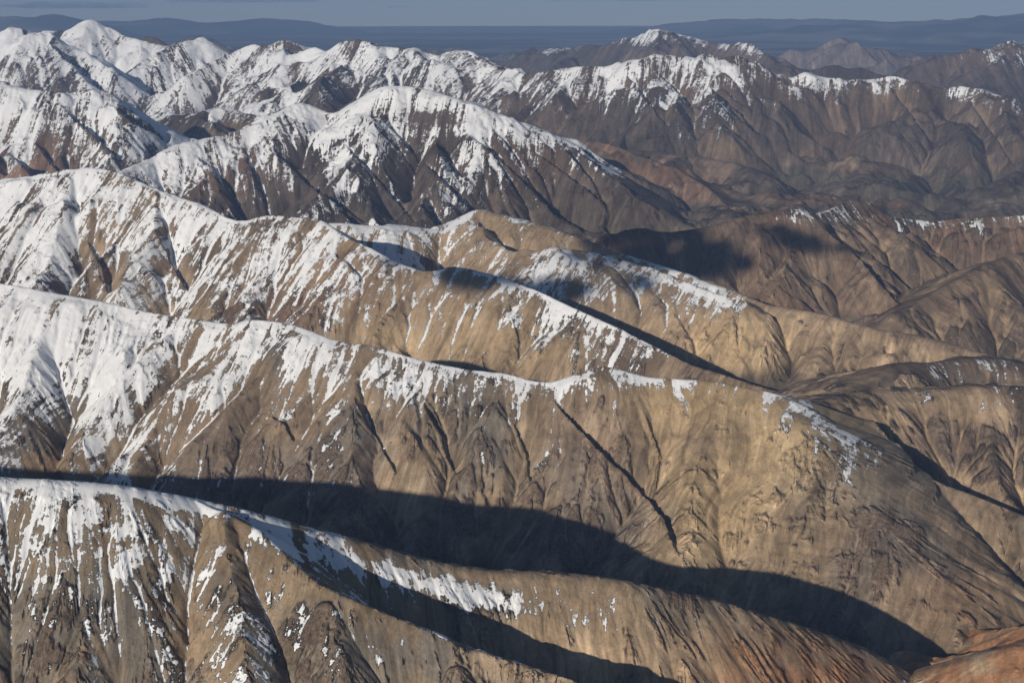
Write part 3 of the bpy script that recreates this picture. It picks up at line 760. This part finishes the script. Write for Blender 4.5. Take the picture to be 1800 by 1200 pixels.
def ground_material():
    m, nt, b = new_mat('rock_scree_and_snow')
    L = nt.links
    geo = node(nt, 'ShaderNodeNewGeometry')
    ca = node(nt, 'ShaderNodeAttribute', attribute_name='rock_color')
    sa = node(nt, 'ShaderNodeAttribute', attribute_name='snow_depth')
    ka = node(nt, 'ShaderNodeAttribute', attribute_name='crag')
    def noise(scale, detail=5, rough=.6, stretch=None):
        n = node(nt, 'ShaderNodeTexNoise'); n.inputs['Detail'].default_value = detail; n.inputs['Roughness'].default_value = rough
        n.inputs['Scale'].default_value = scale
        L.new(geo.outputs['Position'], n.inputs['Vector'])
        return n.outputs['Fac']
    n1 = noise(1 / 60., 7, .68)
    n2 = noise(1 / 14., 5, .65)
    n3 = noise(1 / 260., 6, .6)
    fa = node(nt, 'ShaderNodeAttribute', attribute_name='fall_line')
    def fnoise(scale, detail, rough):
        n = node(nt, 'ShaderNodeTexNoise'); n.inputs['Detail'].default_value = detail; n.inputs['Roughness'].default_value = rough
        n.inputs['Scale'].default_value = scale
        L.new(fa.outputs['Vector'], n.inputs['Vector'])
        return n.outputs['Fac']
    f1 = fnoise(1 / 110., 5, .7)
    f2 = fnoise(1 / 26., 3, .7)
    # snow cover with crisp broken edges
    s = math_(nt, 'MULTIPLY_ADD', math_(nt, 'SUBTRACT', n1, .5), 4.4, sa.outputs['Fac'])
    s = math_(nt, 'MULTIPLY_ADD', math_(nt, 'SUBTRACT', f1, .5), 5.5, s)
    s = math_(nt, 'MULTIPLY_ADD', math_(nt, 'SUBTRACT', f2, .5), 4.0, s)
    s = math_(nt, 'MULTIPLY_ADD', math_(nt, 'SUBTRACT', n2, .5), 3.0, s)
    s = math_(nt, 'MULTIPLY_ADD', s, 2.1, .5, clamp=True)
    # rock tone
    v = math_(nt, 'MULTIPLY_ADD', math_(nt, 'SUBTRACT', n1, .5), 1.1, 1.0)
    amp = math_(nt, 'MULTIPLY_ADD', ka.outputs['Fac'], 1.6, .7)
    v = math_(nt, 'MULTIPLY', v, math_(nt, 'MULTIPLY_ADD', math_(nt, 'SUBTRACT', n2, .5), amp, 1.0))
    v = math_(nt, 'MULTIPLY', v, math_(nt, 'MULTIPLY_ADD', math_(nt, 'SUBTRACT', n3, .5), .8, 1.0))
    v = math_(nt, 'MULTIPLY', v, math_(nt, 'MULTIPLY_ADD', math_(nt, 'SUBTRACT', f1, .5), 2.0, 1.0))
    v = math_(nt, 'MULTIPLY', v, math_(nt, 'MULTIPLY_ADD', math_(nt, 'SUBTRACT', f2, .5), 1.3, 1.0))
    mul = node(nt, 'ShaderNodeVectorMath', operation='SCALE')
    L.new(ca.outputs['Color'], mul.inputs[0]); L.new(v, mul.inputs['Scale'])
    mix = node(nt, 'ShaderNodeMix', data_type='RGBA')
    mix.inputs['B'].default_value = (.80, .82, .85, 1)
    L.new(s, mix.inputs['Factor']); L.new(mul.outputs[0], mix.inputs['A'])
    for i in mix.inputs:
        if i.type == 'RGBA' and i.name == 'B': i.default_value = (.80, .82, .85, 1)
        if i.type == 'RGBA' and i.name == 'A' and not i.is_linked: L.new(mul.outputs[0], i)
    out = [o for o in mix.outputs if o.type == 'RGBA'][0]
    L.new(out, b.inputs['Base Color'])
    rg = math_(nt, 'MULTIPLY_ADD', s, -.35, .95)
    L.new(rg, b.inputs['Roughness'])
    b.inputs['Specular IOR Level'].default_value = .15
    # relief below the size of the mesh
    hgt = math_(nt, 'MULTIPLY', math_(nt, 'ADD', math_(nt, 'MULTIPLY', n1, .55), math_(nt, 'ADD', math_(nt, 'MULTIPLY', f2, .5), math_(nt, 'MULTIPLY', f1, .7))), math_(nt, 'MULTIPLY_ADD', s, -.75, 1.0))
    bp = node(nt, 'ShaderNodeBump'); bp.inputs['Strength'].default_value = .8; bp.inputs['Distance'].default_value = 14.0
    hgt = math_(nt, 'MULTIPLY', hgt, math_(nt, 'MULTIPLY_ADD', ka.outputs['Fac'], 1.7, .45))
    L.new(hgt, bp.inputs['Height'])
    bp2 = node(nt, 'ShaderNodeBump'); bp2.inputs['Strength'].default_value = .7; bp2.inputs['Distance'].default_value = 3.5
    L.new(math_(nt, 'MULTIPLY', n2, math_(nt, 'MULTIPLY_ADD', s, -.8, 1.0)), bp2.inputs['Height']); L.new(bp.outputs[0], bp2.inputs['Normal'])
    L.new(bp2.outputs[0], b.inputs['Normal'])
    return m
GROUND = ground_material()

# ------------------------------------------------------------------ mesh rows: denser where a slope faces the viewer's side
NROW = 1640
tanv = h / r
run = np.maximum.accumulate(tanv, 0)
vis = (tanv >= run - .0008).astype(F)
dv = np.abs(np.gradient(h, axis=0)) / r + STEP * np.abs(tanv)
wgt = vis * (dv + .25 * STEP) + .22 * STEP
for _ in range(3):
    wgt = blur(wgt, 6)
cum = np.cumsum(wgt, 0); cum /= cum[-1:]; cum -= cum[0:1]; cum /= cum[-1:]
inner = np.abs(th) < .385
cols = np.nonzero(inner | (np.arange(len(th)) % 3 == 0))[0]
cols = cols[(cols > 0)]
NC = len(cols)
u = np.linspace(0, 1, NROW)
rowpos = np.stack([np.interp(u, cum[:, c], np.arange(Hs[0])) for c in cols], 1).astype(F)
ri = np.minimum(rowpos.astype(int), Hs[0] - 2); rf = (rowpos - ri).astype(F)
cc = np.broadcast_to(cols[None], ri.shape)
def samp(a):
    f = rf if a.ndim == 2 else rf[..., None]
    return a[ri, cc] * (1 - f) + a[ri + 1, cc] * f
rv = np.exp(LR0 + rowpos * (lr[1] - lr[0])); tv = th[cols][None]
zv = samp(h)
VX = (rv * np.sin(tv) * 1000).astype(F); VY = (rv * np.cos(tv) * 1000).astype(F); VZ = (zv * 1000 + CAM_H).astype(F)
VF = np.stack([samp(CU) * 1000, samp(CD) * 1000 * .07, zv * 1000 * .02], -1).reshape(-1, 3)
VK = samp(CRAG).reshape(-1)
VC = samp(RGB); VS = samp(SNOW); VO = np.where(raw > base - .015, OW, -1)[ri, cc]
# tidy ownership so that each mountain is one patch
lap_time('rows')

def make_mesh(name, co, faces, rgb, snow, fall, crag=None):
    me = bpy.data.meshes.new(name)
    n, k = len(co), len(faces)
    me.vertices.add(n); me.vertices.foreach_set('co', co.astype(F).ravel())
    me.loops.add(k * 4); me.loops.foreach_set('vertex_index', faces.astype(np.int32).ravel())
    me.polygons.add(k)
    me.polygons.foreach_set('loop_start', np.arange(0, k * 4, 4, dtype=np.int32))
    me.update(calc_edges=True)
    me.polygons.foreach_set('use_smooth', np.ones(k, bool))
    a = me.attributes.new('rock_color', 'FLOAT_COLOR', 'POINT')
    a.data.foreach_set('color', np.concatenate([rgb, np.ones((n, 1), F)], 1).astype(F).ravel())
    a = me.attributes.new('snow_depth', 'FLOAT', 'POINT'); a.data.foreach_set('value', snow.astype(F).ravel())
    a = me.attributes.new('crag', 'FLOAT', 'POINT'); a.data.foreach_set('value', (np.zeros(n) if crag is None else crag).astype(F).ravel())
    a = me.attributes.new('fall_line', 'FLOAT_VECTOR', 'POINT'); a.data.foreach_set('vector', fall.astype(F).ravel())
    me.materials.append(GROUND)
    o = bpy.data.objects.new(name, me)
    SC.collection.objects.link(o)
    return o

ids = np.arange(NROW * NC).reshape(NROW, NC)
Q = np.stack([ids[:-1, :-1], ids[:-1, 1:], ids[1:, 1:], ids[1:, :-1]], -1).reshape(-1, 4)
fo = VO[:-1, :-1].ravel()
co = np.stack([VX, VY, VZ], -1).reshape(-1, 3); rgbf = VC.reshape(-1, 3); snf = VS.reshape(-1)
for oid in range(-1, len(RIDGES)):
    q = Q[fo == oid]
    if not len(q): continue
    used, inv = np.unique(q, return_inverse=True)
    R = RIDGES[oid] if oid >= 0 else None
    o = make_mesh(R['name'] if R else 'valley_floor', co[used], inv.reshape(-1, 4), rgbf[used], snf[used], VF[used], VK[used])
    o['kind'] = 'structure'
    o['label'] = R['label'] if R else 'dark grey brown tundra valley floors lying between the mountain ridges'
    o['category'] = R['name'].replace('_', ' ') if R else 'valley floor'
lap_time('near meshes')

# ------------------------------------------------------------------ the near ranges carried on beyond the left and right of the picture
def carry_on(t0, t1, r1, label):
    st_ = STEP * 6
    la = np.arange(math.log(3.0), math.log(r1), st_); ta_ = np.arange(t0, t1, st_); sh = (len(la), len(ta_))
    Fa = np.full(sh, -9, F); Oa = np.full(sh, -1, np.int16)
    for R in RIDGES:
        if R['C'][:, 1].min() > r1: continue
        draw_line(Fa, Oa, la, ta_, R['C'], (R['mf'], R['mb']), R['w'], 2.5, 0)
    ra_ = np.exp(la)[:, None]
    ha = smax(Fa, base_level(0, ra_) + curv(ra_) + 0 * Fa, .06) + fbm(sh, 9, 4) * .0015 * ra_
    vid = np.arange(sh[0] * sh[1]).reshape(sh)
    q = np.stack([vid[:-1, :-1], vid[:-1, 1:], vid[1:, 1:], vid[1:, :-1]], -1).reshape(-1, 4)
    cof = np.stack([ra_ * np.sin(ta_)[None] * 1000, ra_ * np.cos(ta_)[None] * 1000, ha * 1000 + CAM_H], -1).reshape(-1, 3)
    rg_ = np.tile(TAN * .8, (len(cof), 1)); sn_ = ((ha + 2.0) * 3).reshape(-1)
    o = make_mesh('mountain_ridge', cof, q, rg_, sn_, cof * [1, 1, .14])
    o['kind'] = 'structure'; o['label'] = label; o['category'] = 'mountain ridge'
carry_on(-1.0, TH0 + .002, 16.0, 'snow topped ends of the long ridges beyond the left edge of the picture')
carry_on(TH1 - .002, .62, 16.0, 'low bare ends of the long ridges beyond the right edge of the picture')

# ------------------------------------------------------------------ the far lowland and its low hills, out to the curved horizon
def lowland():
    n_r, n_t = 300, 360
    lrr = np.linspace(math.log(61.0), math.log(150.0), n_r); tt = np.linspace(-.60, .60, n_t)
    rr = np.exp(lrr)[:, None]
    sh = (n_r, n_t)
    hh = base_level(0, rr) + curv(rr) + .012 * fbm(sh, 30, 3) - .004
    own = np.full(sh, -1, np.int16); Fd = np.full(sh, -99, F)
    hills = [('mountain_ridge', 'faint blue mountains with white tips on the left horizon', [(-500, 20, 92), (-200, 24, 92), (-60, 30, 92), (0, 26, 92), (50, 25, 92), (90, 22, 92), (115, 27, 92), (145, 38, 92), (180, 47, 92)], .30, .5),
             ('hill', 'long low blue hills along the horizon left of centre', [(120, 40, 108), (190, 39, 108), (290, 35, 108), (350, 38, 108), (420, 37, 108), (470, 38, 108), (520, 42, 108), (580, 48, 107)], .10, 0),
             ('hill', 'long low blue hills along the horizon at right', [(1180, 42, 112), (1260, 39, 112), (1330, 36, 112), (1420, 34, 112), (1500, 34, 112), (1560, 37, 112), (1640, 38, 112), (1720, 34, 112), (1800, 28, 112), (2100, 16, 112)], .10, 0),
             ('hill', 'dark blue upland below the right horizon', [(1500, 47, 92), (1580, 44, 92), (1660, 42, 92), (1740, 34, 92), (1800, 28, 92), (2100, 14, 92)], .08, 0)]
    for k, (n, l, pts, m, s_) in enumerate(hills):
        P = smooth_crest(np.array([at(*p) for p in pts]))
        P[:, 2] += rng.normal(size=len(P)) * .03
        draw_line(Fd, own, lrr, tt, P, (m, m), .1 if k == 0 else .4, 12, k)
    Fd = np.where(Fd > -50, Fd + .10 * fbm(sh, 9, 4), Fd)
    own = np.where(Fd > hh, own, -1)
    hh = smax(Fd, hh, .05)
    Xl = rr * np.sin(tt)[None] * 1000; Yl = rr * np.cos(tt)[None] * 1000
    band = fbm(sh, 16, 4)
    band = band + .8 * lattice(sh, 40, .2)  # long bands: cloud shadows and ground patches, both painted into the colour
    c1, c2 = col(.030, .036, .030), col(.150, .140, .110)
    k = sstep(-.6, .9, band)[..., None]
    rgb = c1 * (1 - k) + c2 * k
    rel = hh - curv(rr) - base_level(0, rr)
    sn = np.where((own == 0), (rel - 1.62) * 6 + .6 * fbm(sh, 4, 3), -3)
    vid = np.arange(n_r * n_t).reshape(sh)
    q = np.stack([vid[:-1, :-1], vid[:-1, 1:], vid[1:, 1:], vid[1:, :-1]], -1).reshape(-1, 4)
    f_ = own[:-1, :-1].ravel(); cof = np.stack([Xl, Yl, hh * 1000 + CAM_H], -1).reshape(-1, 3)
    for k in range(-1, len(hills)):
        qq = q[f_ == k]
        if not len(qq): continue
        used, inv = np.unique(qq, return_inverse=True)
        o = make_mesh(hills[k][0] if k >= 0 else 'lowland', cof[used], inv.reshape(-1, 4), rgb.reshape(-1, 3)[used], sn.reshape(-1)[used], cof[used])
        o['kind'] = 'structure'
        o['label'] = hills[k][1] if k >= 0 else 'wide flat blue lowland stretching to the horizon behind the mountains'
        o['category'] = hills[k][0].replace('_', ' ') if k >= 0 else 'lowland'
    return hh
lowland()

# ------------------------------------------------------------------ haze
def haze():
    bot = float(curv(150.0) - 3.3) * 1000 + CAM_H - 1
    X_, Y0, Y1, top = 95000, -9000, 151000, CAM_H + 40
    v = [(x, y, z) for z in (bot, top) for y in (Y0, Y1) for x in (-X_, X_)]
    f = [(0, 2, 3, 1), (4, 5, 7, 6), (0, 1, 5, 4), (2, 6, 7, 3), (0, 4, 6, 2), (1, 3, 7, 5)]
    me = bpy.data.meshes.new('haze'); me.from_pydata(v, [], f); me.update()
    o = bpy.data.objects.new('haze', me); SC.collection.objects.link(o)
    m = bpy.data.materials.new('thin_blue_air'); m.use_nodes = True
    nt = m.node_tree; nt.nodes.remove(nt.nodes['Principled BSDF'])
    p = nt.nodes.new('ShaderNodeVolumePrincipled')
    p.inputs['Color'].default_value = (.34, .52, .92, 1)
    p.inputs['Density'].default_value = HAZE
    p.inputs['Anisotropy'].default_value = 0.0
    nt.links.new(p.outputs[0], nt.nodes['Material Output'].inputs['Volume'])
    me.materials.append(m)
    o['kind'] = 'stuff'; o['label'] = 'thin bluish haze filling the air over the mountains and the lowland'
if HAZE > 0: haze()

# ------------------------------------------------------------------ clouds: small fair weather clouds above, a grey bank beyond the lowland
SUND = np.array([-math.cos(math.radians(SUN_EL)) * math.sin(math.radians(SUN_AZ)), -math.cos(math.radians(SUN_EL)) * math.cos(math.radians(SUN_AZ)), math.sin(math.radians(SUN_EL))])
def cloud_material(name, dens, colr):
    m = bpy.data.materials.new(name); m.use_nodes = True
    nt = m.node_tree; nt.nodes.remove(nt.nodes['Principled BSDF'])
    p = nt.nodes.new('ShaderNodeVolumePrincipled')
    p.inputs['Color'].default_value = colr; p.inputs['Density'].default_value = dens
    nt.links.new(p.outputs[0], nt.nodes['Material Output'].inputs['Volume'])
    return m
PUFF = cloud_material('cloud_white_droplets', .02, (.95, .95, .95, 1))
THIN = cloud_material('cloud_thin_droplets', .0006, (.95, .95, .95, 1))
BANK = cloud_material('cloud_bank_droplets', .0005, (.34, .37, .43, 1))
def cloud(label, c, sx, sy, sz, mat, n=9, group=None, seed=0):
    rg = np.random.default_rng(seed)
    vs, fs = [], []
    import bmesh
    bm = bmesh.new()
    for k in range(n):
        o = (rg.random(2) * 2 - 1) * [sx * .72, sy * .72]
        q = 1 - .55 * (abs(o[0]) / sx) - .3 * (abs(o[1]) / sy)
        rad = min(sx, sy) * (.28 + .4 * rg.random()) * q + sz * .2
        rz = sz * (.5 + .5 * rg.random()) * q
        base = bmesh.ops.create_icosphere(bm, subdivisions=3, radius=1.0)['verts']
        ph = rg.random(6) * 6.28
        for v in base:
            p = v.co
            f = 1 + .16 * math.sin(4.1 * p.x + ph[0]) * math.sin(3.7 * p.y + ph[1]) + .10 * math.sin(8.3 * p.y + ph[2]) * math.sin(7.7 * p.x + 5 * p.z + ph[3]) + .06 * math.sin(15 * p.x + ph[4]) * math.sin(14 * p.z + ph[5])
            v.co = (o[0] + p.x * rad * f * (sx / min(sx, sy)) ** .5, o[1] + p.y * rad * f, max(p.z, -.35) * rz * f)
    me = bpy.data.meshes.new('cloud'); bm.to_mesh(me); bm.free()
    me.materials.append(mat)
    o = bpy.data.objects.new('cloud', me); SC.collection.objects.link(o)
    o.location = c
    o['label'] = label; o['category'] = 'cloud'
    if group: o['group'] = group
    return o
def over(px, py, D, alt):                # the place in the air whose shadow falls on that spot
    p = at(px, py, D) * 1000; p[2] += CAM_H
    return p + SUND * (CAM_H + alt - p[2]) / SUND[2]
SHL = ['thick cloud whose shadow darkens the left shoulder of the reddish mountains', 'small cloud whose shadow falls on the reddish summit flank', 'thin cloud shading the snowy crest of the streaked tan ridge',
       'thin cloud shading the middle of the streaked tan ridge', 'thin cloud shading the face of the snow dusted plateau ridge', 'cloud shading the right hand end of the plateau snow']
for i, (px, py, D, sx, sy, sz, mt) in enumerate([(1180, 440, 12.9, 620, 1000, 330, PUFF), (1440, 438, 13.0, 330, 500, 160, PUFF), (760, 470, 10.7, 420, 380, 110, THIN), (890, 505, 10.5, 620, 520, 150, THIN),
                                                 (1060, 500, 11.3, 700, 600, 180, THIN), (1120, 470, 11.9, 420, 500, 250, THIN)]):
    cloud(SHL[i], over(px, py, D, 2600), sx, sy, sz, mt, 12, 'fair weather clouds above the ridges', 10 + i)
for i, (lab, px, py, D, sx, sy, sz) in enumerate([('long grey cloud bank above the left horizon', 100, 12, 165, 13000, 2500, 700), ('grey streak of cloud at the top edge left of centre', 430, 3, 165, 11000, 2000, 420),
                                   ('small dark wisp of cloud over the horizon left of centre', 700, 13, 165, 2300, 800, 200), ('thin dark cloud along the top edge right of centre', 1120, 0, 165, 15000, 2000, 300), ('thin dark cloud in the top right corner', 1650, -2, 165, 12000, 2000, 300)]):
    c = at(px, py, D) * 1000; c[2] += CAM_H
    cloud(lab, c, sx, sy, sz, BANK, 26, None, 40 + i)
lap_time('done')
